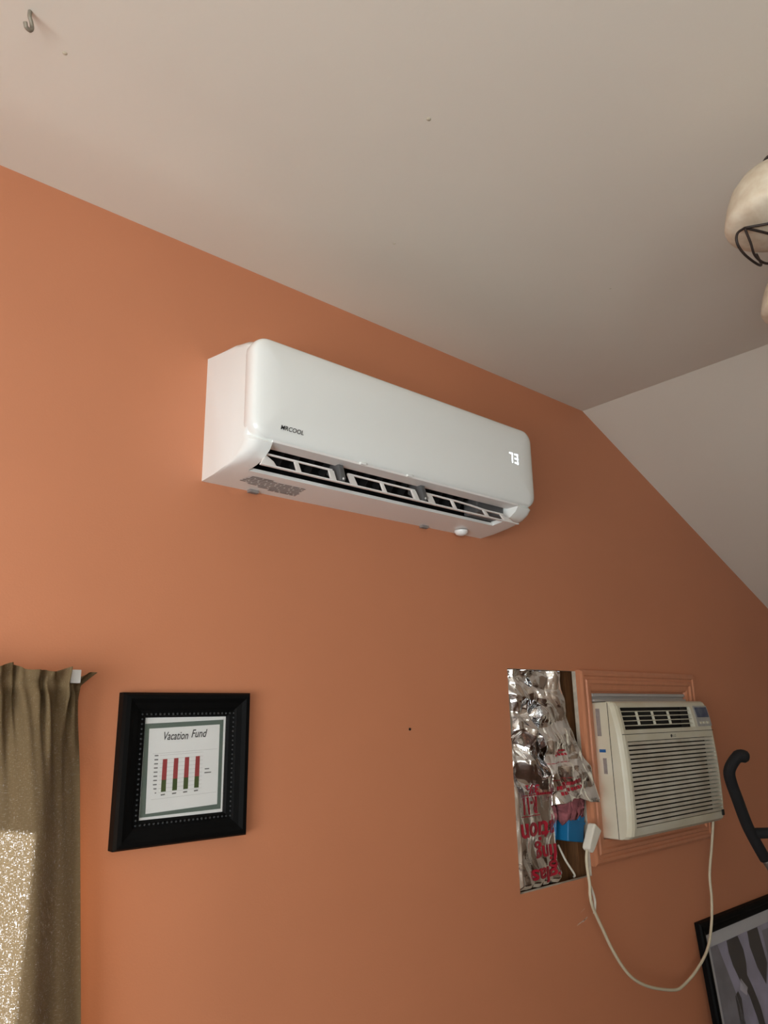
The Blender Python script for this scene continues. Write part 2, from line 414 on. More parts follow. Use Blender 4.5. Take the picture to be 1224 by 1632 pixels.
g = G(); g.box(1.425, 1.531, -.150, -.100, 2.006, 2.05); g.build('motor_housing', MT['grey_plastic'], ac, bevel=0.004)
g = G()
g.tube([(VX0 + .01, -.085, 2.06), (1.42, -.085, 2.06)], 0.026, 16); g.build('blower_drum', MT['dark_duct'], ac)
vane = None
for k in range(16):
    x = 0.785 + k * 0.0395; g = G(); 
    g.hexa([(x, -.150, 2.040), (x + .002, -.150, 2.040), (x + .002, -.122, 2.006), (x, -.122, 2.006)], [(x, -.148, 2.062), (x + .002, -.148, 2.062), (x + .002, -.105, 2.028), (x, -.105, 2.028)])
    g.build('vane', MT['dark_duct'], ac)
# front panel: rounded pillow
g = G(); loops = []
PX0, PX1, PZ0, PZ1, R = 0.711, 1.606, 2.034, 2.257, 0.036
def prof_y(z):      # slight bow of the face
    return 0.004 * (1 - ((z - 2.15) / 0.11) ** 2)
spec = [(0.002, -.168), (0.0, -.172), (0.0, -.188), (0.0012, -.195), (0.004, -.2005), (0.009, -.2045), (0.018, -.2070), (0.034, -.2088), (0.06, -.2097), (0.09, -.21)]
for d, y in spec:
    loops.append([(x, y - (prof_y(z) if d > .02 else 0), z) for x, z in rrect(PX0 + d, PX1 - d, PZ0 + d, PZ1 - d, max(R - d, 0.006), 8)])
n = len(loops[0])
for l in loops: g.v += [Vector(p) for p in l]
for i in range(len(loops) - 1):
    for k in range(n):
        g.f.append((i * n + k, i * n + (k + 1) % n, (i + 1) * n + (k + 1) % n, (i + 1) * n + k))
g.f.append(tuple((len(loops) - 1) * n + k for k in range(n))); g.f.append(tuple(range(n))[::-1])
panel = g.build('front_panel', MT['white_plastic'], ac, smooth=True)
fit_text('MRCOOL', 0.772, 0.828, 2.0575, 2.0675, -.2120, 'brand_lettering', MT['logo_print'], panel, shear=0.25, bold=0.01)
def seg7(ch, x, z, w, h, t):
    segs = {'7': 'abc', '3': 'abgcd'}[ch]; g = G(); y = -.2142; hm = h / 2
    pos = {'a': (x, x + w, z + h - t, z + h), 'd': (x, x + w, z, z + t), 'g': (x, x + w, z + hm - t / 2, z + hm + t / 2),
           'b': (x + w - t, x + w, z + hm, z + h), 'c': (x + w - t, x + w, z, z + hm)}
    for s_ in segs: a = pos[s_]; g.box(a[0], a[1], y, y + .001, a[2], a[3])
    return g.build('display_digit', MT['led'], panel)
seg7('7', 1.490, 2.142, 0.014, 0.028, 0.0042); seg7('3', 1.511, 2.142, 0.015, 0.028, 0.0042)
for x in (0.995, 1.135):
    g = G(); g.box(x - .008, x + .008, -.2040, -.196, 2.032, 2.037)
    g.build('panel_tab', MT['white_plastic'], ac, bevel=0.001)
# louver: a ladder of two rails and ribs in three bays
lv_root_g = G(); lv_root_g.box(0.748, 1.553, -.182, -.174, 1.9868, 1.9900)
louver = lv_root_g.build('louver', MT['white_matte'], ac, bevel=0.0008)
def rail(pts):
    g = G()
    for (xa, za), (xb, zb) in zip(pts, pts[1:]):
        g.hexa([(xa, -.167, za - .0018), (xa, -.163, za - .0018), (xa, -.163, za + .0018), (xa, -.167, za + .0018)],
               [(xb, -.167, zb - .0018), (xb, -.163, zb - .0018), (xb, -.163, zb + .0018), (xb, -.167, zb + .0018)])
    return g.build('louver_rail', MT['white_matte'], louver)
rail([(0.768, 2.0170), (0.937, 2.0170)]); rail([(0.980, 2.0170), (1.185, 2.0170)]); rail([(1.221, 2.0170), (1.330, 2.0160), (1.384, 2.0140), (1.434, 2.0105), (1.508, 2.0105)])
def rib(x, w=0.005, zt=2.0165, lean=0.0):
    g = G(); g.hexa([(x - w / 2, -.181, 1.988), (x + w / 2, -.181, 1.988), (x + w / 2, -.174, 1.988), (x - w / 2, -.174, 1.988)],
                    [(x - w / 2 + lean, -.167, zt), (x + w / 2 + lean, -.167, zt), (x + w / 2 + lean, -.162, zt), (x - w / 2 + lean, -.162, zt)])
    g.build('louver_rib', MT['white_matte'], louver)
for x, w, zt, ln in ((.842, .009, 2.016, 0), (.932, .013, 2.016, 0.002), (.990, .015, 2.016, -.002), (1.080, .008, 2.016, 0), (1.180, .014, 2.016, 0), (1.232, .016, 2.016, 0), (1.312, .007, 2.015, 0), (1.432, .009, 2.010, 0), (1.505, .012, 2.010, -.004)):
    rib(x, w, zt, ln)
g = G(); g.hexa([(0.750, -.178, 1.990), (0.787, -.178, 1.990), (0.783, -.172, 2.002), (0.766, -.168, 2.014)], [(0.750, -.172, 1.990), (0.787, -.172, 1.990), (0.783, -.166, 2.002), (0.766, -.162, 2.014)])
g.build('end_plate', MT['white_matte'], louver)
g = G(); g.hexa([(1.505, -.180, 1.989), (1.535, -.180, 1.989), (1.528, -.172, 2.000), (1.512, -.168, 2.008)], [(1.505, -.174, 1.989), (1.535, -.174, 1.989), (1.528, -.166, 2.000), (1.512, -.162, 2.008)])
g.build('end_plate', MT['white_matte'], louver)
for x in (0.956, 1.205):
    g = G(); g.prism([(-.182, 1.999), (-.178, 1.991), (-.168, 1.991), (-.125, 2.02), (-.130, 2.05), (-.170, 2.040)], x - .007, x + .007)
    g.build('hinge_arm', MT['grey_plastic'], ac, bevel=0.002)
    g = G(); g.lathe([(0, .0015), (.0025, .001), (.003, 0)], (x + .0, -.1805, 1.998), 10, (0, -1, 0)); g.build('hinge_pin', MT['white_matte'], ac)
g = G()      # printed lines of the rating label under the body
for r_, (yy, xa, xb) in enumerate([(-.083, .786, .842), (-.076, .786, .93), (-.068, .781, .93), (-.060, .778, .93), (-.052, .776, .93), (-.044, .80, .935), (-.036, .83, .935), (-.029, .86, .935)]):
    zz = 1.9915 - (1.9955 - 1.9915) * (yy + .05) / .057 - .0007 if yy < -.05 else 1.989 - .0025 * yy / .05 * -1 - .0
    zz = 1.9915 + (-(yy + .05)) / .057 * .004 if yy < -.05 else 1.989 + (-yy) / .05 * .0025
    x = xa; random.seed(r_)
    while x < xb:
        w = random.uniform(.008, .03); g.add([(x, yy - .0026, zz - .0006), (min(x + w, xb), yy - .0026, zz - .0006), (min(x + w, xb), yy + .0026, zz - .0008), (x, yy + .0026, zz - .0008)], [(0, 1, 2, 3)]); x += w + .003
g.build('rating_label', MT['grey_print'], ac)
g = G(); g.lathe([(.019, 0), (.018, -.006), (.014, -.011), (.007, -.0135), (.0005, -.014)], (1.489, -.030, 1.9895), 20); g.build('drain_cap', MT['white_plastic'], ac, smooth=True)
for x in (0.835, 1.367):
    g = G(); g.box(x - .012, x + .012, -.014, -.002, 1.983, 1.990); g.build('clip', MT['grey_print'], ac, bevel=0.001)

# ------------------------------------------------------------------ old window air conditioner
wa = thing('window_air_conditioner', 'aged beige window air conditioner with slatted grille in orange casing', 'air conditioner', (2.38, 0, 1.128))
BX0, BX1 = 2.100, 2.700; SX1 = 2.662
g = G(); g.box(BX0 + .002, SX1, -.058, .134, 1.1285, 1.5275); g.build('cabinet', MT['beige_plastic'], wa, bevel=0.004)
# bezel: front profile swept across, with a hole for outlet and grille
FP = [(1.131, -.076), (1.140, -.088), (1.16, -.093), (1.20, -.096), (1.28, -.0965), (1.35, -.0945), (1.428, -.0885), (1.432, -.0880), (1.47, -.082), (1.50, -.0755), (1.515, -.0715), (1.524, -.066), (1.529, -.058)]
def fy(z):
    if z <= FP[0][0]: return FP[0][1]
    for (a, ya), (b, yb) in zip(FP, FP[1:]):
        if z <= b: return ya + (yb - ya) * (z - a) / (b - a)
    return FP[-1][1]
OUT = (2.130, 2.570, 1.443, 1.510); GR = (2.128, 2.678, 1.163, 1.409)
xs = sorted({BX0, BX0 + .003, BX0 + .009, BX0 + .018, OUT[0], OUT[1], GR[0], GR[1], 2.3, 2.45, BX1 - .012, BX1 - .004, BX1})
zs = sorted({z for z, _ in FP} | {OUT[2], OUT[3], GR[2], GR[3]})
def edge_y(x):
    d = min(x - BX0, BX1 - x)
    return 0.016 * max(0, 1 - d / 0.018) ** 2
g = G(); idx = {}
for x in xs:
    for z in zs:
        idx[x, z] = len(g.v); g.v.append(Vector((x, fy(z) + edge_y(x), z)))
for xa, xb in zip(xs, xs[1:]):
    for za, zb in zip(zs, zs[1:]):
        if any(h[0] - 1e-6 <= xa and xb <= h[1] + 1e-6 and h[2] - 1e-6 <= za and zb <= h[3] + 1e-6 for h in (OUT, GR)): continue
        g.f.append((idx[xa, za], idx[xb, za], idx[xb, zb], idx[xa, zb]))
YR = -.050
def side(a, b):
    i, j = g.v[a], g.v[b]; n0 = len(g.v)
    g.v += [Vector((i.x, YR, i.z)), Vector((j.x, YR, j.z))]; g.f.append((a, b, n0 + 1, n0))
for za, zb in zip(zs, zs[1:]): side(idx[xs[0], za], idx[xs[0], zb]); side(idx[xs[-1], za], idx[xs[-1], zb])
for xa, xb in zip(xs, xs[1:]): side(idx[xa, zs[0]], idx[xb, zs[0]]); side(idx[xa, zs[-1]], idx[xb, zs[-1]])
for h in (OUT, GR):
    hz = [z for z in zs if h[2] - 1e-6 <= z <= h[3] + 1e-6]; hx = [x for x in xs if h[0] - 1e-6 <= x <= h[1] + 1e-6]
    for za, zb in zip(hz, hz[1:]): side(idx[hx[0], za], idx[hx[0], zb]); side(idx[hx[-1], za], idx[hx[-1], zb])
    for xa, xb in zip(hx, hx[1:]): side(idx[xa, hz[0]], idx[xb, hz[0]]); side(idx[xa, hz[-1]], idx[xb, hz[-1]])
bez = g.build('bezel', MT['beige_plastic'], wa)
g = G(); g.box(OUT[0], OUT[1], -.0600, -.0582, OUT[2], OUT[3]); g.build('outlet_back', MT['black'], wa)
g = G(); g.box(GR[0], GR[1], -.0590, -.0582, GR[2], GR[3]); g.build('filter', MT['slot_dark'], wa)
# grille slats
NS = 19; pitch = (GR[3] - GR[2]) / NS
for k in range(NS):
    z = GR[2] + pitch * (k + .5); y = fy(z); g = G()
    g.hexa([(GR[0], y + .001, z - pitch * .34), (GR[0], y + .014, z - pitch * .12), (GR[0], y + .014, z + pitch * .06), (GR[0], y + .0005, z + pitch * .34)],
           [(GR[1], y + .001, z - pitch * .34), (GR[1], y + .014, z - pitch * .12), (GR[1], y + .014, z + pitch * .06), (GR[1], y + .0005, z + pitch * .34)])
    g.build('grille_slat', MT['beige_slat'], wa)
# outlet louvers
for k in range(4):
    z = OUT[2] + .012 + k * .0142; y = fy(z) + .004; g = G()
    g.hexa([(OUT[0], y, z - .0012), (OUT[0], y + .007, z + .001), (OUT[0], y + .007, z + .002), (OUT[0], y, z + .0012)],
           [(OUT[1], y, z - .0012), (OUT[1], y + .007, z + .001), (OUT[1], y + .007, z + .002), (OUT[1], y, z + .0012)])
    g.build('outlet_slat', MT['beige_plastic'], wa)
for x in (2.230, 2.325, 2.425):
    g = G(); za, zb = OUT[2] + .012, OUT[2] + .055
    g.hexa([(x - .0016, fy(za) + .004, za), (x + .0016, fy(za) + .004, za), (x + .0016, fy(za) + .012, za), (x - .0016, fy(za) + .012, za)],
           [(x - .0016, fy(zb) + .004, zb), (x + .0016, fy(zb) + .004, zb), (x + .0016, fy(zb) + .012, zb), (x - .0016, fy(zb) + .012, zb)])
    g.build('outlet_rib', MT['beige_plastic'], wa)
for k in range(7):
    x = 2.525 + k * .006; g = G()
    g.hexa([(x, -.072, OUT[2]), (x + .0018, -.072, OUT[2]), (x + .0018, -.060, OUT[2]), (x, -.060, OUT[2])], [(x, -.066, OUT[3]), (x + .0018, -.066, OUT[3]), (x + .0018, -.060, OUT[3]), (x, -.060, OUT[3])])
    g.build('outlet_fin', MT['slot_dark'], wa)
def plate(x0, x1, z0, z1, name, m, parent, lift=.0012, n=4):
    g = G()
    for i in range(n):
        za = z0 + (z1 - z0) * i / n; zb = z0 + (z1 - z0) * (i + 1) / n
        g.hexa([(x0, fy(za) - lift, za), (x1, fy(za) - lift, za), (x1, fy(za) + .003, za), (x0, fy(za) + .003, za)],
               [(x0, fy(zb) - lift, zb), (x1, fy(zb) - lift, zb), (x1, fy(zb) + .003, zb), (x0, fy(zb) + .003, zb)])
    return g.build(name, m, parent)
cp = plate(2.590, 2.690, 1.444, 1.513, 'control_panel', MT['label_pale'], wa)
plate(2.600, 2.684, 1.474, 1.508, 'display_window', MT['screen'], cp, lift=.002)
for k in range(3): plate(2.608 + k * .024, 2.624 + k * .024, 1.452, 1.460, 'button', MT['beige_plastic'], cp, lift=.003, n=1)
plate(2.110, 2.692, 1.4292, 1.4308, 'seam', MT['slot_dark'], wa, lift=.0004, n=1)
g = G(); g.lathe([(.0005, .0006), (.0052, .0006), (.0052, 0)], (2.396, -.0895, 1.4185), 18, (0, -1, 0)); g.build('logo_disc', MT['logo_print'], wa)
fit_text('LG', 2.406, 2.424, 1.4145, 1.4225, -.0900, 'brand_lettering', MT['logo_print'], wa)
g = G(); g.box(2.668, 2.680, -.098, -.094, 1.150, 1.168); g.build('badge', MT['black'], wa)
g = G(); g.box(BX0 + .0008, BX0 + .0024, -.018, -.004, 1.425, 1.508); g.build('side_label', MT['grey_print'], wa)
g = G(); g.box(BX0 + .0008, BX0 + .0024, -.028, -.006, 1.377, 1.386); g.build('side_label', MT['blue_label'], wa)
g = G(); g.box(BX0 + .0008, BX0 + .0024, -.028, -.016, 1.314, 1.360); g.build('side_label', MT['grey_print'], wa)
g = G(); g.box(BX0 + .0012, BX0 + .0024, -.0480, -.0465, 1.131, 1.527); g.build('side_seam', MT['slot_dark'], wa)
slab(rect(W2[0] + .011, W2[1] - .011, W2[2] + .005, W2[3] - .007), [rect(BX0 + .003, SX1 - .001, 1.1292, 1.5268)], lambda u, v, d: (u, .06 + d, v), 0.01, 'sun_block_filler', MT['beige_plastic'], wa)  # added board behind the casing, stops sun leaking past the cabinet
# cord
cord_pts = [(2.665, -.062, 1.135), (2.660, -.058, 1.10), (2.653, -.050, 1.046), (2.616, -.050, .963), (2.611, -.050, .896), (2.587, -.052, .825), (2.535, -.056, .760), (2.457, -.053, .714), (2.375, -.050, .689), (2.318, -.050, .688),
            (2.199, -.050, .720), (2.121, -.048, .754), (2.072, -.045, .792), (2.025, -.042, .850), (1.982, -.045, .910), (1.945, -.048, .962)]
loopA = [(1.945, -.048, .962), (1.929, -.052, .985), (1.922, -.054, 1.01), (1.930, -.050, 1.032), (1.926, -.050, 1.065), (1.924, -.050, 1.095), (1.930, -.050, 1.122)]
g = G(); g.tube(spline(cord_pts + loopA[1:], 6), 0.0044, 10)
cord = g.build('power_cord', MT['cord'], wa, smooth=True)
g = G(); g.tube(spline([(1.948, -.045, .955), (1.955, -.045, .985), (1.946, -.046, 1.012), (1.932, -.048, 1.034)], 6), 0.0040, 10); g.build('cord_tie', MT['plug'], cord, smooth=True)
a = Vector((1.976, -.052, 1.180)); b = Vector((1.930, -.052, 1.120)); t = (a - b).normalized(); s_ = Vector((t.z, 0, -t.x)); yv = Vector((0, .013, 0))
g = G()
for c, w0 in ((b, .011), (b + t * .012, .014), (b + t * .055, .018), (a, .019)):
    g.v += [c - s_ * w0 - yv, c + s_ * w0 - yv, c + s_ * w0 + yv, c - s_ * w0 + yv]
for i in range(3):
    for k in range(4): g.f.append((i * 4 + k, i * 4 + (k + 1) % 4, i * 4 + 4 + (k + 1) % 4, i * 4 + 4 + k))
g.f += [(0, 1, 2, 3), (15, 14, 13, 12)]
g.build('plug', MT['plug'], cord, bevel=0.005, seg=3)

# ------------------------------------------------------------------ foil faced insulation stuffed in the hole
random.seed(11)
def tri(t): return abs((t % 1.0) - .5) * 2 - .5
big_folds = []; fine_folds = []
for k in range(7):
    th = random.uniform(0, math.pi); f = random.uniform(5, 17)
    big_folds.append((math.cos(th), math.sin(th) * .8, f, random.random(), random.uniform(.20, .34) / f))
for k in range(4):
    th = random.uniform(-.5, .5); f = random.uniform(9, 26)
    fine_folds.append((math.cos(th), math.sin(th), f, random.random(), random.uniform(.06, .12) / f))
def crumple(x, z):
    wx = x + .012 * math.sin(z * 23 + 1) + .005 * math.sin(z * 57); wz = z + .014 * math.sin(x * 31 + 2) + .005 * math.sin(x * 63 + z * 20)
    k = min(1, max(.10, (z - 1.28) / .08)); kf = .5 + .5 * k; y = 0
    for c, s, f, p, a in big_folds: y += k * a * tri((wx * c + wz * s) * f + p)
    for c, s, f, p, a in fine_folds: y += kf * a * tri((wx * c + wz * s) * f + p)
    return y
def lerp(tab, z):
    if z <= tab[0][0]: return tab[0][1]
    for (a, ya), (b, yb) in zip(tab, tab[1:]):
        if z <= b: return ya + (yb - ya) * (z - a) / (b - a)
    return tab[-1][1]
strip_r = [(1.039, 1.905), (1.06, 1.905), (1.10, 1.885), (1.15, 1.884), (1.21, 1.895), (1.25, 1.88), (1.40, 1.86), (1.62, 1.86)]
def strip_y(x, z):
    e = min(1, (x - 1.689) / .02, (z - 1.038) / .02 + .3)
    wr = max(0, 1 - abs(x - lerp(strip_r, z)) / .03) if z < 1.25 else 0
    return .020 - .016 * e + crumple(x, z) * .85 + .016 * wr
flap_r = [(1.245, 2.008), (1.29, 2.013), (1.344, 1.998), (1.40, 1.964), (1.49, 1.932), (1.563, 1.928), (1.62, 1.955)]
flap_l = [(1.245, 1.792), (1.30, 1.80), (1.45, 1.80), (1.62, 1.80)]
flap_b = [(0, 1.250), (.22, 1.256), (.45, 1.262), (.62, 1.258), (.8, 1.246), (1, 1.243)]
def flap_y(x, z):
    base = lerp([(1.24, -.050), (1.35, -.034), (1.45, -.018), (1.56, -.004), (1.62, .014)], z)
    return base + crumple(x + .3, z * 1.1 + .2) * .6 * min(1, max(.3, (lerp(flap_r, z) - x) / .06))
def sheet(l, r, z0, z1, fn, nx, nz, name, parent, bottom=None):
    g = G()
    for j in range(nz + 1):
        for i in range(nx + 1):
            z = z0 + (z1 - z0) * j / nz; x = l(z) + (r(z) - l(z)) * i / nx
            if bottom: zb = lerp(bottom, i / nx); z = zb + (z1 - zb) * j / nz; x = l(z) + (r(z) - l(z)) * i / nx
            g.v.append(Vector((x, fn(x, z), z)))
    for j in range(nz):
        for i in range(nx):
            a = j * (nx + 1) + i; g.f.append((a, a + 1, a + nx + 2, a + nx + 1))
    o = g.build(name, MT['foil'], parent, smooth=True)
    sm = o.modifiers.new('thickness', 'SOLIDIFY'); sm.thickness = 0.0006; sm.offset = 1
    return o
ins = thing('foil_insulation', 'crumpled silver foil faced insulation with red print stuffed in the wall hole', 'insulation', (1.80, .05, 1.037))
st = sheet(lambda z: 1.6895, lambda z: lerp(strip_r, z), 1.0385, 1.6205, strip_y, 90, 230, 'foil_facing', ins)
fl = sheet(lambda z: lerp(flap_l, z), lambda z: lerp(flap_r, z), 1.245, 1.6205, flap_y, 90, 160, 'foil_flap', ins, bottom=flap_b)
def st_off(x, z): return strip_y(x, z) - .0012
def fl_off(x, z): return flap_y(x, z) - .0012
def red(body, x0, x1, z0, z1, fn=st_off, par=st, bold=.012):
    fit_text(body, x0, x1, z0, z1, 0, 'red_lettering', MT['foil_red'], par, bold=bold, flip=True, fn=fn, fine=.007)
red('R-11', 1.728, 1.790, 1.228, 1.272); red('ation', 1.712, 1.862, 1.156, 1.206, bold=.018); red('ding', 1.768, 1.876, 1.100, 1.156, bold=.018); red('rglas', 1.748, 1.892, 1.046, 1.100, bold=.018)
red('3½', 1.752, 1.800, 1.280, 1.304)
def dashes(rows, fn, par, seed):
    random.seed(seed); g = G()
    for x0, x1, z0, z1, hh in rows:
        x = x0
        while x < x1:
            w = random.uniform(.005, .012); w = min(w, x1 - x); zz = z0 + (z1 - z0) * (x - x0) / (x1 - x0); m_ = 4
            for i in range(m_):
                xa, xb = x + w * i / m_, x + w * (i + 1) / m_
                for za, zb in ((zz, zz + hh / 2), (zz + hh / 2, zz + hh)):
                    g.add([(xa, fn(xa, za), za), (xb, fn(xb, za), za), (xb, fn(xb, zb), zb), (xa, fn(xa, zb), zb)], [(0, 1, 2, 3)])
            x += w + .0025
    o = g.build('red_print', MT['foil_red'], par); o['kind'] = 'stuff'
dashes([(1.815, 1.945, 1.289, 1.303, .010), (1.825, 1.945, 1.275, 1.287, .009), (1.80, 1.905, 1.314, 1.318, .0015), (1.80, 1.905, 1.358, 1.362, .0015), (1.87, 1.90, 1.378, 1.38, .006), (1.86, 1.90, 1.39, 1.39, .005)], fl_off, fl, 3)
dashes([(1.79, 1.86, 1.2745, 1.2745, .006), (1.73, 1.80, 1.2755, 1.2755, .002), (1.72, 1.80, 1.222, 1.222, .002)], st_off, st, 4)
g = G(); nx, nz = 16, 8; random.seed(5)      # pink wool showing under the flap
for j in range(nz + 1):
    for i in range(nx + 1):
        x = 1.900 + .088 * i / nx; z = 1.2135 + .056 * j / nz
        g.v.append(Vector((x, .034 - .012 * math.sin(math.pi * j / nz) + random.uniform(-.004, .004), z)))
for j in range(nz):
    for i in range(nx):
        a = j * (nx + 1) + i; g.f.append((a, a + 1, a + nx + 2, a + nx + 1))
o = g.build('pink_wool', MT['pink_wool'], ins, smooth=True); sm = o.modifiers.new('thickness', 'SOLIDIFY'); sm.thickness = .04; sm.offset = -1

bxo = thing('outlet_box', 'blue plastic electrical outlet box beside the foil in wall hole', 'outlet box', (1.955, .03, 1.13))
g = G()
# open box tilted a little: walls
def bp_(u, v, d):
    c = Vector((1.953, -.004, 1.172)); a_ = math.radians(-6)
    return c + Vector((math.cos(a_) * u - math.sin(a_) * v, d, math.sin(a_) * u + math.cos(a_) * v))
g.hexa([bp_(-.041, -.034, 0), bp_(.034, -.038, 0), bp_(.044, .036, 0), bp_(-.037, .040, 0)], [bp_(-.041, -.034, .05), bp_(.034, -.038, .05), bp_(.044, .036, .05), bp_(-.037, .040, .05)])
g.build('box_body', MT['blue_box'], bxo, bevel=0.003)
g = G(); g.hexa([bp_(-.038, .014, -.003), bp_(.039, .010, -.003), bp_(.041, .017, -.003), bp_(-.038, .021, -.003)], [bp_(-.038, .014, .001), bp_(.039, .010, .001), bp_(.041, .017, .001), bp_(-.038, .021, .001)])
g.build('ridge', MT['blue_box'], bxo)
g = G(); g.hexa([bp_(.008, .022, -.004), bp_(.020, .022, -.004), bp_(.018, .050, -.004), bp_(.010, .050, -.004)], [bp_(.008, .022, .004), bp_(.020, .022, .004), bp_(.018, .050, .004), bp_(.010, .050, .004)])
g.build('mounting_ear', MT['blue_box'], bxo, bevel=.001)
o = G().tube(spline([(1.905, .03, 1.13), (1.915, .015, 1.09), (1.945, .01, 1.05), (1.955, .02, 1.040)], 5), .003, 8).build('cable_stub', MT['plug'], None, smooth=True)
tag(o, 'thin pale cable end hanging below the blue outlet box', 'cable')

# ------------------------------------------------------------------ framed chart
pf = thing('picture_frame', 'square black beaded frame holding a printed bar chart, hung beside curtain', 'picture frame', (0.703, 0, 1.275))
FX0, FX1, FZ0, FZ1 = 0.568, 0.836, 1.276, 1.548
IX0, IX1, IZ0, IZ1 = 0.617, 0.792, 1.322, 1.501
pr = [(0, 0), (0, .020), (.004, .027), (.012, .028), (.020, .024), (.030, .021), (.034, .019), (.044, .0165), (.048, .011), (.048, 0)]
def frame_rails(cs, prf, m, par, sc=(1, 1), fn=None):
    D = [(1, 1), (-1, 1), (-1, -1), (1, -1)]; n = len(prf)
    for i in range(4):
        j = (i + 1) % 4; g = G()
        for k_ in (i, j):
            c, dd = cs[k_], D[k_]
            for t_, h in prf:
                p = Vector((c[0] + dd[0] * t_ * sc[0], -h, c[1] + dd[1] * t_ * sc[1]))
                g.v.append(fn(p) if fn else p)
        g.f = [tuple(range(n)), tuple(range(n, 2 * n))[::-1]] + [(a, (a + 1) % n, n + (a + 1) % n, n + a) for a in range(n)]
        g.build('frame_rail', m, par)
frame_rails([(FX0, FZ0), (FX1, FZ0), (FX1, FZ1), (FX0, FZ1)], pr, MT['black_frame'], pf, ((IX0 - FX0) / .048, (IZ0 - FZ0) / .048))
g = G()
def bead(x, z): g.lathe([(.0005, .0028), (.0016, .0022), (.0023, .0010), (.0024, -.001)], (x, -.0185, z), 6, (0, -1, 0))
b0, b1, c0, c1 = 0.6075, 0.8000, 1.3145, 1.5085
nb = 22
for k in range(nb + 1):
    t_ = k / nb
    bead(b0 + (b1 - b0) * t_, c0); bead(b0 + (b1 - b0) * t_, c1)
    if 0 < k < nb: bead(b0, c0 + (c1 - c0) * t_); bead(b1, c0 + (c1 - c0) * t_)
o = g.build('beading', MT['bead_black'], pf, smooth=True); o['kind'] = 'stuff'
g = G(); g.box(IX0 - .002, IX1 + .002, -.0100, -.006, IZ0 - .002, IZ1 + .002); paper = g.build('paper', MT['paper'], pf)
yp = -.0103
def quad(pts, name, m, par=paper, y=yp): return obj(name, [(x, y, z) for x, z in pts], [tuple(range(len(pts)))], m, par)
bo = [(.618, 1.3265), (.783, 1.328), (.782, 1.496), (.6175, 1.491)]; bi = [(.629, 1.332), (.775, 1.337), (.774, 1.487), (.626, 1.482)]
obj('printed_border', [(x, yp, z) for x, z in bo + bi], [(i, (i + 1) % 4, 4 + (i + 1) % 4, 4 + i) for i in range(4)], MT['border_green'], paper)
fit_text('Vacation', .6565, .7065, 1.4605, 1.4755, yp, 'title_lettering', MT['ink'], paper, shear=.3, bold=.012)
fit_text('Fund', .7130, .7470, 1.4635, 1.4785, yp, 'title_lettering', MT['ink'], paper, shear=.3, bold=.012)
for k, x in enumerate((.6565, .679, .7015, .724)):
    dz = k * .0008
    quad([(x, 1.368 + dz), (x + .0096, 1.3682 + dz), (x + .0094, 1.389 + dz), (x, 1.389 + dz)], 'chart_bar', MT['bar_green'])
    quad([(x, 1.389 + dz), (x + .0094, 1.389 + dz), (x + .0094, 1.4262 + dz), (x + .0004, 1.426 + dz)], 'chart_bar', MT['bar_red'])
    quad([(x, 1.3615 + dz), (x + .0085, 1.362 + dz), (x + .0085, 1.3645 + dz), (x, 1.364 + dz)], 'axis_label', MT['ink_pale'])
for k in range(10):
    z = 1.367 + k * .00735; w = .0075 if k > 1 else .003 + .003 * k
    quad([(.6475 - w, z - .0011), (.6475, z - .0011), (.6475, z + .0011), (.6475 - w, z + .0011)], 'axis_label', MT['ink_pale'])
    quad([(.651, z - .00025), (.740, z + .0022), (.740, z + .0027), (.651, z + .00025)], 'grid_line', MT['grid_ink'], y=yp + .0001)
for z, xa, xb in ((1.404, .745, .7545), (1.397, .7445, .759)):
    quad([(xa, z - .0012), (xb, z - .0008), (xb, z + .0012), (xa, z + .0010)], 'legend_label', MT['ink_pale'])
for pts in ([(.636, 1.4362), (.771, 1.4402), (.771, 1.4407), (.636, 1.4367)], [(.638, 1.3555), (.772, 1.3595), (.772, 1.360), (.638, 1.356)]):
    quad(pts, 'grid_line', MT['grid_ink'])
slab(rect(IX0 + .0005, IX1 - .0005, IZ0 + .0005, IZ1 - .0005), [], lambda u, v, d: (u, -.0125 + d, v), .0015, 'glazing', MT['glass'], pf)

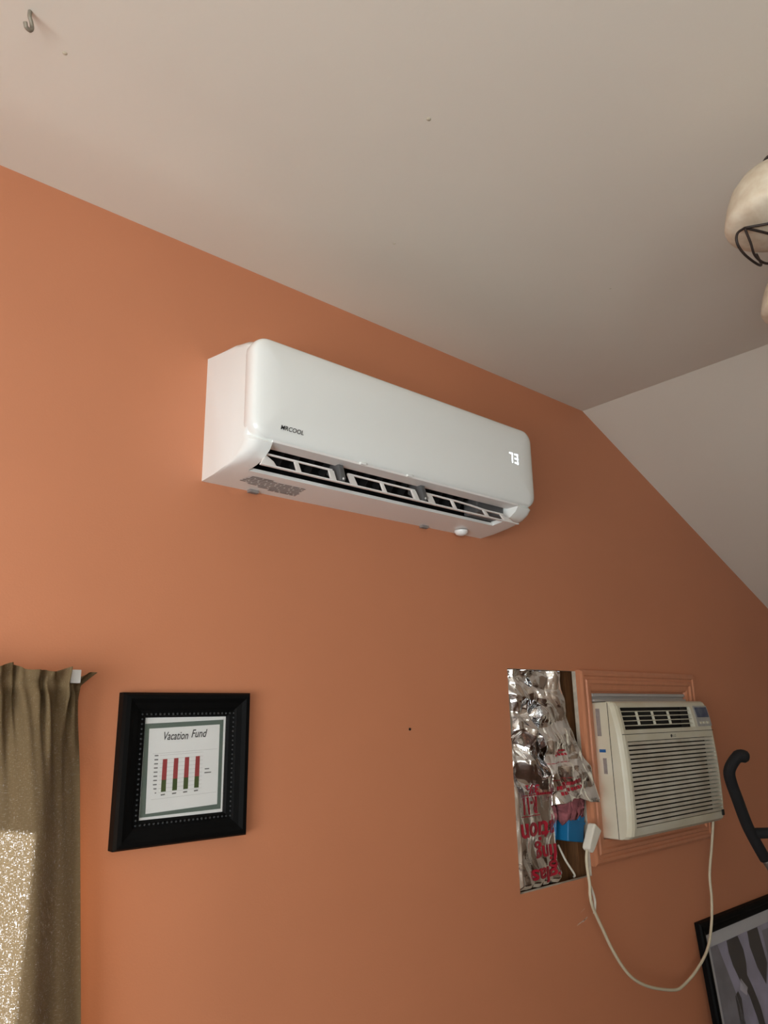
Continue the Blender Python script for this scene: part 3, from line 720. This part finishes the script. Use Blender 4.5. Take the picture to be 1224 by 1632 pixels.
# ------------------------------------------------------------------ curtain
def curtain(xa, xb, name, label, seed, endside):
    random.seed(seed); g = G(); nx, nz = 150, 110
    ph = [random.uniform(0, 6.28) for _ in range(8)]
    zt, zrod, zb = 1.583, 1.557, 0.60
    for j in range(nz + 1):
        v = j / nz; z = zt - (zt - zb) * v ** 1.6
        for i in range(nx + 1):
            u = i / nx; s = u * (xb - xa) / .13          # fold count per 13 cm
            gath = math.exp(-max(0, (zrod - .018) - z) / .06)
            big = 1 - .6 * gath
            # folds: tight gathers near the rod, broad soft folds below
            yf = .017 * big * math.sin(2 * math.pi * (s * 1.05) + ph[0] + .9 * (1.55 - z)) + .006 * big * math.sin(2 * math.pi * s * 1.9 + ph[1] + 1.6 * (1.5 - z))
            yt = gath * (.015 * math.sin(2 * math.pi * s * 4.1 + ph[2] + 2 * math.sin(s * 5)) + .009 * math.sin(2 * math.pi * s * 7.3 + ph[3] + 30 * (z - 1.55)))
            inch = abs(z - zrod)
            pin = math.exp(-(inch / .012) ** 2)
            y = -.092 + (yf + yt) * (1 - .6 * pin) - .001 * pin
            x = xa + (xb - xa) * u
            fl_ = .090 * max(0, 1.56 - z) * u if endside > 0 else -.045 * max(0, 1.56 - z) * (1 - u)
            x += fl_ + .004 * gath * math.sin(2 * math.pi * s * 3 + ph[4])
            zz = z
            ruf = max(0, (z - zrod) / (zt - zrod))
            zz += ruf * (.0055 * math.sin(2 * math.pi * s * 1.25 + ph[5]) + .003 * math.sin(2 * math.pi * s * 2.7 + ph[6]))
            e = max(0, (u - .93) / .07) if endside > 0 else max(0, (.07 - u) / .07)
            if e > 0:
                q = e * e * (3 - 2 * e)
                sgn = 1 if endside > 0 else -1
                y += q * (.040 + .018 * ruf)                              # edge returns towards the wall
                x += sgn * q * .036 * ruf
                dip = math.exp(-((e - .45) / .25) ** 2)
                zz -= ruf * dip * .019
                y += ruf * dip * .0
            g.v.append(Vector((x, y, zz)))
    for j in range(nz):
        for i in range(nx):
            a = j * (nx + 1) + i; g.f.append((a, a + 1, a + nx + 2, a + nx + 1))
    o = g.build(name, MT['curtain'], None, smooth=True)
    tag(o, label, 'curtain'); return o
curtain(-.05, .474, 'curtain', 'brown woven rod pocket curtain hanging beside the framed bar chart', 4, 1)
curtain(-.62, -.055, 'curtain', 'brown woven rod pocket curtain on the far half of rod, away from framed chart', 9, -1)
rod = thing('curtain_rod', 'flat white curtain rod carrying the brown curtains', 'curtain rod', (-.08, 0, 1.557))
g = G(); g.box(-.63, .450, -.0680, -.0640, 1.551, 1.563); g.build('rod_bar', MT['white_matte'], rod, bevel=.001)
for x in (-.632, .455):
    g = G(); g.box(x, x + .010, -.0660, -.004, 1.562, 1.570); g.box(x - .004, x + .013, -.0760, -.062, 1.5605, 1.583); g.build('rod_return', MT['white_matte'], rod, bevel=.001)
    g = G(); g.box(x - .006, x + .012, -.006, 0, 1.545, 1.575); g.build('bracket', MT['white_matte'], rod, bevel=.001)

# ------------------------------------------------------------------ leaning poster
po = thing('poster_frame', 'black framed monochrome poster leaning on wall under the hanging power cord', 'poster', (2.87, -.05, 0))
PH, PWD = .820, .62; TH = math.radians(4.9)
def lean(p):      # local (x, out, up) -> world; back of the frame touches the wall at the top
    x, o_, h = p.x, -p.y, p.z
    return Vector((2.566 + x, -.002 - (PH - h) * math.sin(TH) - o_ * math.cos(TH), h * math.cos(TH) + o_ * math.sin(TH) * -1 + .0024))
ppr = [(0, 0), (0, .016), (.004, .022), (.012, .024), (.018, .020), (.026, .018), (.036, .014), (.042, .010), (.042, 0)]
frame_rails([(0, 0), (PWD, 0), (PWD, PH), (0, PH)], ppr, MT['black_frame'], po, fn=lean)
def lquad(pts, out, name, m, par, back=None):
    n = len(pts)
    vs_ = [lean(Vector((x, -out, z))) for x, z in pts]; fs = [tuple(range(n))]
    if back is not None:
        vs_ += [lean(Vector((x, -back, z))) for x, z in pts]; fs += [tuple(range(n, 2 * n))[::-1]] + [(i, (i + 1) % n, n + (i + 1) % n, n + i) for i in range(n)]
    return obj(name, vs_, fs, m, par)
mb = lquad([(.04, .04), (PWD - .04, .04), (PWD - .04, PH - .04), (.04, PH - .04)], .006, 'mat_board', MT['mat_board'], po, back=.002)
ph_ = lquad([(.062, .06), (PWD - .062, .06), (PWD - .062, PH - .082), (.062, PH - .082)], .0064, 'photo_print', MT['photo_bg'], po)
T = PH
def pic(pts, m): lquad([(x, T - z) for x, z in pts], .0068, 'photo_shape', m, ph_)
pic([(.063, .085), (.112, .083), (.175, .24), (.21, .36), (.21, .60), (.063, .60)], MT['photo_mid'])
pic([(.178, .083), (.262, .083), (.285, .13), (.286, .17), (.275, .205), (.30, .25), (.325, .31), (.34, .40), (.335, .46), (.30, .40), (.285, .33), (.262, .265), (.24, .235), (.215, .205), (.19, .16), (.178, .12)], MT['photo_dark'])
pic([(.165, .245), (.19, .235), (.205, .26), (.195, .32), (.205, .37), (.24, .44), (.25, .50), (.20, .50), (.185, .42), (.165, .34)], MT['photo_dark'])
pic([(.338, .083), (.42, .083), (.44, .20), (.40, .26), (.36, .20), (.335, .13)], MT['photo_dark'])
pic([(.225, .205), (.262, .24), (.245, .26), (.205, .235)], MT['photo_light'])
pic([(.45, .10), (.55, .10), (.55, .55), (.48, .55)], MT['photo_mid'])
lquad([(.0425, .0425), (PWD - .0425, .0425), (PWD - .0425, PH - .0425), (.0425, PH - .0425)], .0095, 'glazing', MT['glass'], po, back=.0085)

# ------------------------------------------------------------------ exercise machine with bent foam handles
em = thing('exercise_machine', 'black foam gripped exercise machine handlebar standing by the window air conditioner', 'exercise machine', (2.56, -.56, 0))
rt = Vector((.753, -.657, 0)); fw = Vector((.66, .751, 0)); hb = Vector((2.375, -.321, 1.137))
mc = hb + rt * .24                              # machine centre line
def handle(sg):
    def mir(p):
        p = Vector(p); 
        if sg > 0: return p
        d_ = (p - mc).dot(rt); return p - rt * 2 * d_
    grip = [mir(p) for p in spline([(2.326, -.362, 1.362), (2.309, -.345, 1.366), (2.297, -.330, 1.350), (2.292, -.316, 1.322), (2.303, -.313, 1.289), (2.322, -.315, 1.245), (2.345, -.316, 1.196), (2.361, -.318, 1.163), (2.379, -.322, 1.131), (2.400, -.328, 1.095), (2.414, -.332, 1.072)], 4)]
    rs = [.0185 if i < 6 else .0165 for i in range(len(grip))]; rs[0] = .012; rs[1] = .0175
    G().tube(grip, rs, 14).build('foam_grip', MT['foam'], em, smooth=True)
    G().tube([mir(p) for p in spline([(2.414, -.332, 1.072), (2.422, -.334, 1.059), (2.47, -.36, .98), (2.53, -.43, .90), mc - Vector((0, 0, mc.z)) + Vector((0, 0, .86))], 5)], .0115, 12).build('handle_tube', MT['steel'], em, smooth=True)
handle(1); handle(-1)
G().tube([hb + Vector((.004, -.003, .008)) + rt * .0, hb + Vector((0, 0, .008)) + rt * .47], .0150, 14).build('crossbar', MT['foam'], em, smooth=True)
base = Vector((mc.x, mc.y, 0))
G().tube([base + Vector((0, 0, .05)), base + Vector((0, 0, .88))], .025, 16).build('mast', MT['black'], em, smooth=True)
G().tube([base - fw * .22 + Vector((0, 0, .045)), base + fw * .22 + Vector((0, 0, .045))], .025, 14).build('floor_bar', MT['black'], em, smooth=True)
for sg in (-1, 1):
    c = base + fw * .22 * sg; G().tube([c - rt * .2 + Vector((0, 0, .025)), c + rt * .2 + Vector((0, 0, .025))], .025, 14).build('foot_bar', MT['black'], em, smooth=True)

# ------------------------------------------------------------------ ceiling light with alabaster shades
ch = thing('ceiling_light', 'bronze wire ceiling light with cream alabaster shades', 'ceiling light', (1.466, -1.073, ZC))
hub = Vector((1.466, -1.073, 0))
G().lathe([(.0005, 0), (.065, 0), (.065, -.012), (.045, -.03), (.012, -.04), (.0005, -.04)], hub + Vector((0, 0, ZC)), 32).build('canopy', MT['bronze'], ch, smooth=True)
G().tube([hub + Vector((0, 0, ZC - .03)), hub + Vector((0, 0, 2.30))], .009, 12).build('stem', MT['bronze'], ch, smooth=True)
G().lathe([(.0005, .03), (.02, .028), (.032, .01), (.03, -.012), (.015, -.03), (.0005, -.036)], hub + Vector((0, 0, 2.30)), 24).build('hub', MT['bronze'], ch, smooth=True)
s1 = Vector((1.272, -1.024, 2.327)); rv = s1 - Vector((hub.x, hub.y, s1.z))
for k in range(3):
    q = Matrix.Rotation(math.radians(-125) * k, 3, 'Z'); c = Vector((hub.x, hub.y, s1.z)) + q @ rv
    def loc(p): return c + q @ Vector(p)
    sh = G().lathe([(.0215, .098), (.040, .094), (.062, .080), (.079, .058), (.089, .032), (.0945, .010), (.0965, .000), (.094, -.007), (.086, -.013), (.070, -.018), (.045, -.022), (.020, -.024), (.0005, -.0245)], c, 48).build('shade', MT['alabaster'], ch, smooth=True)
    G().tube(spline([(hub.x, hub.y, 2.31), c * .6 + hub * .4 + Vector((0, 0, 2.335 - (c * .6 + hub * .4).z)), c * .25 + hub * .75 + Vector((0, 0, 2.46 - (c * .25 + hub * .75).z)), c + Vector((0, 0, .115))], 6)[0:1] + spline([hub + Vector((0, 0, 2.31)), hub.lerp(Vector((c.x, c.y, 0)), .35) + Vector((0, 0, 2.40)), hub.lerp(Vector((c.x, c.y, 0)), .75) + Vector((0, 0, 2.475)), c + Vector((0, 0, .10))], 6), .006, 10).build('arm', MT['bronze'], ch, smooth=True)
    G().lathe([(.0005, .122), (.018, .12), (.026, .108), (.026, .094), (.0005, .094)], c, 20).build('shade_holder', MT['bronze'], ch, smooth=True)
    # wire scrollwork under the rim
    nd = Vector((-.055, .048, -.022))
    for cp_ in ([nd, (-.040, .012, -.026), (-.022, -.022, -.028), (.01, -.055, -.024), (.05, -.078, -.012)],
                [nd, (-.025, .026, -.030), (.005, .012, -.034), (.04, -.005, -.032), (.085, -.03, -.010)],
                [nd, (-.036, .049, -.042), (-.016, .052, -.058), (.01, .045, -.066), (.045, .03, -.052), (.088, .02, -.008)],
                [nd, (-.064, .058, -.032), (-.060, .062, -.048), (-.040, .060, -.062), (-.008, .054, -.070), (.03, .06, -.052), (.06, .075, -.010)]):
        G().tube(spline([loc(p) for p in cp_], 6), .0022, 8).build('scroll_wire', MT['bronze'], sh, smooth=True)

# ------------------------------------------------------------------ small things
for x, y, r_ in ((.261, -.339, .004), (.810, -.620, .0045), (1.009, -.304, .003), (1.56, -.516, .003)):
    G().lathe([(r_, 0), (r_ * .8, -.0008), (r_ * .4, -.0014), (.0003, -.0016)], (x, y, ZC), 10).build('paint_nick', MT['paint_nick'], ceil, smooth=True)
o = G().tube(spline([(.195, -.381, ZC), (.1955, -.381, ZC - .010), (.199, -.379, ZC - .016), (.2015, -.377, ZC - .024), (.199, -.379, ZC - .032), (.193, -.382, ZC - .033), (.190, -.384, ZC - .027)], 6), .0032, 8).build('ceiling_hook', MT['hook'], None, smooth=True)
tag(o, 'small grey metal hook screwed into the off-white ceiling', 'hook')
o = G().lathe([(.0005, .004), (.003, .0035), (.0034, .002), (.0016, .0015), (.0014, -.003)], (1.302, 0, 1.465), 12, (0, -1, 0)).build('nail', MT['black'], None)
tag(o, 'tiny dark nail head in bare orange wall beneath the mini split unit', 'nail')
g = G()
for (x, z, w, h) in ((1.945, .927, .022, .0022), (1.965, .931, .012, .0025), (1.955, .955, .012, .001)):
    g.add([(x - w, -.0006, z - h - .004), (x + w, -.0006, z - h * .3 + .003), (x + w, -.0006, z + h + .003), (x - w * .6, -.0006, z + h - .004)], [(0, 1, 2, 3)])
g.build('scuff_mark', MT['scuff'], wall_front)
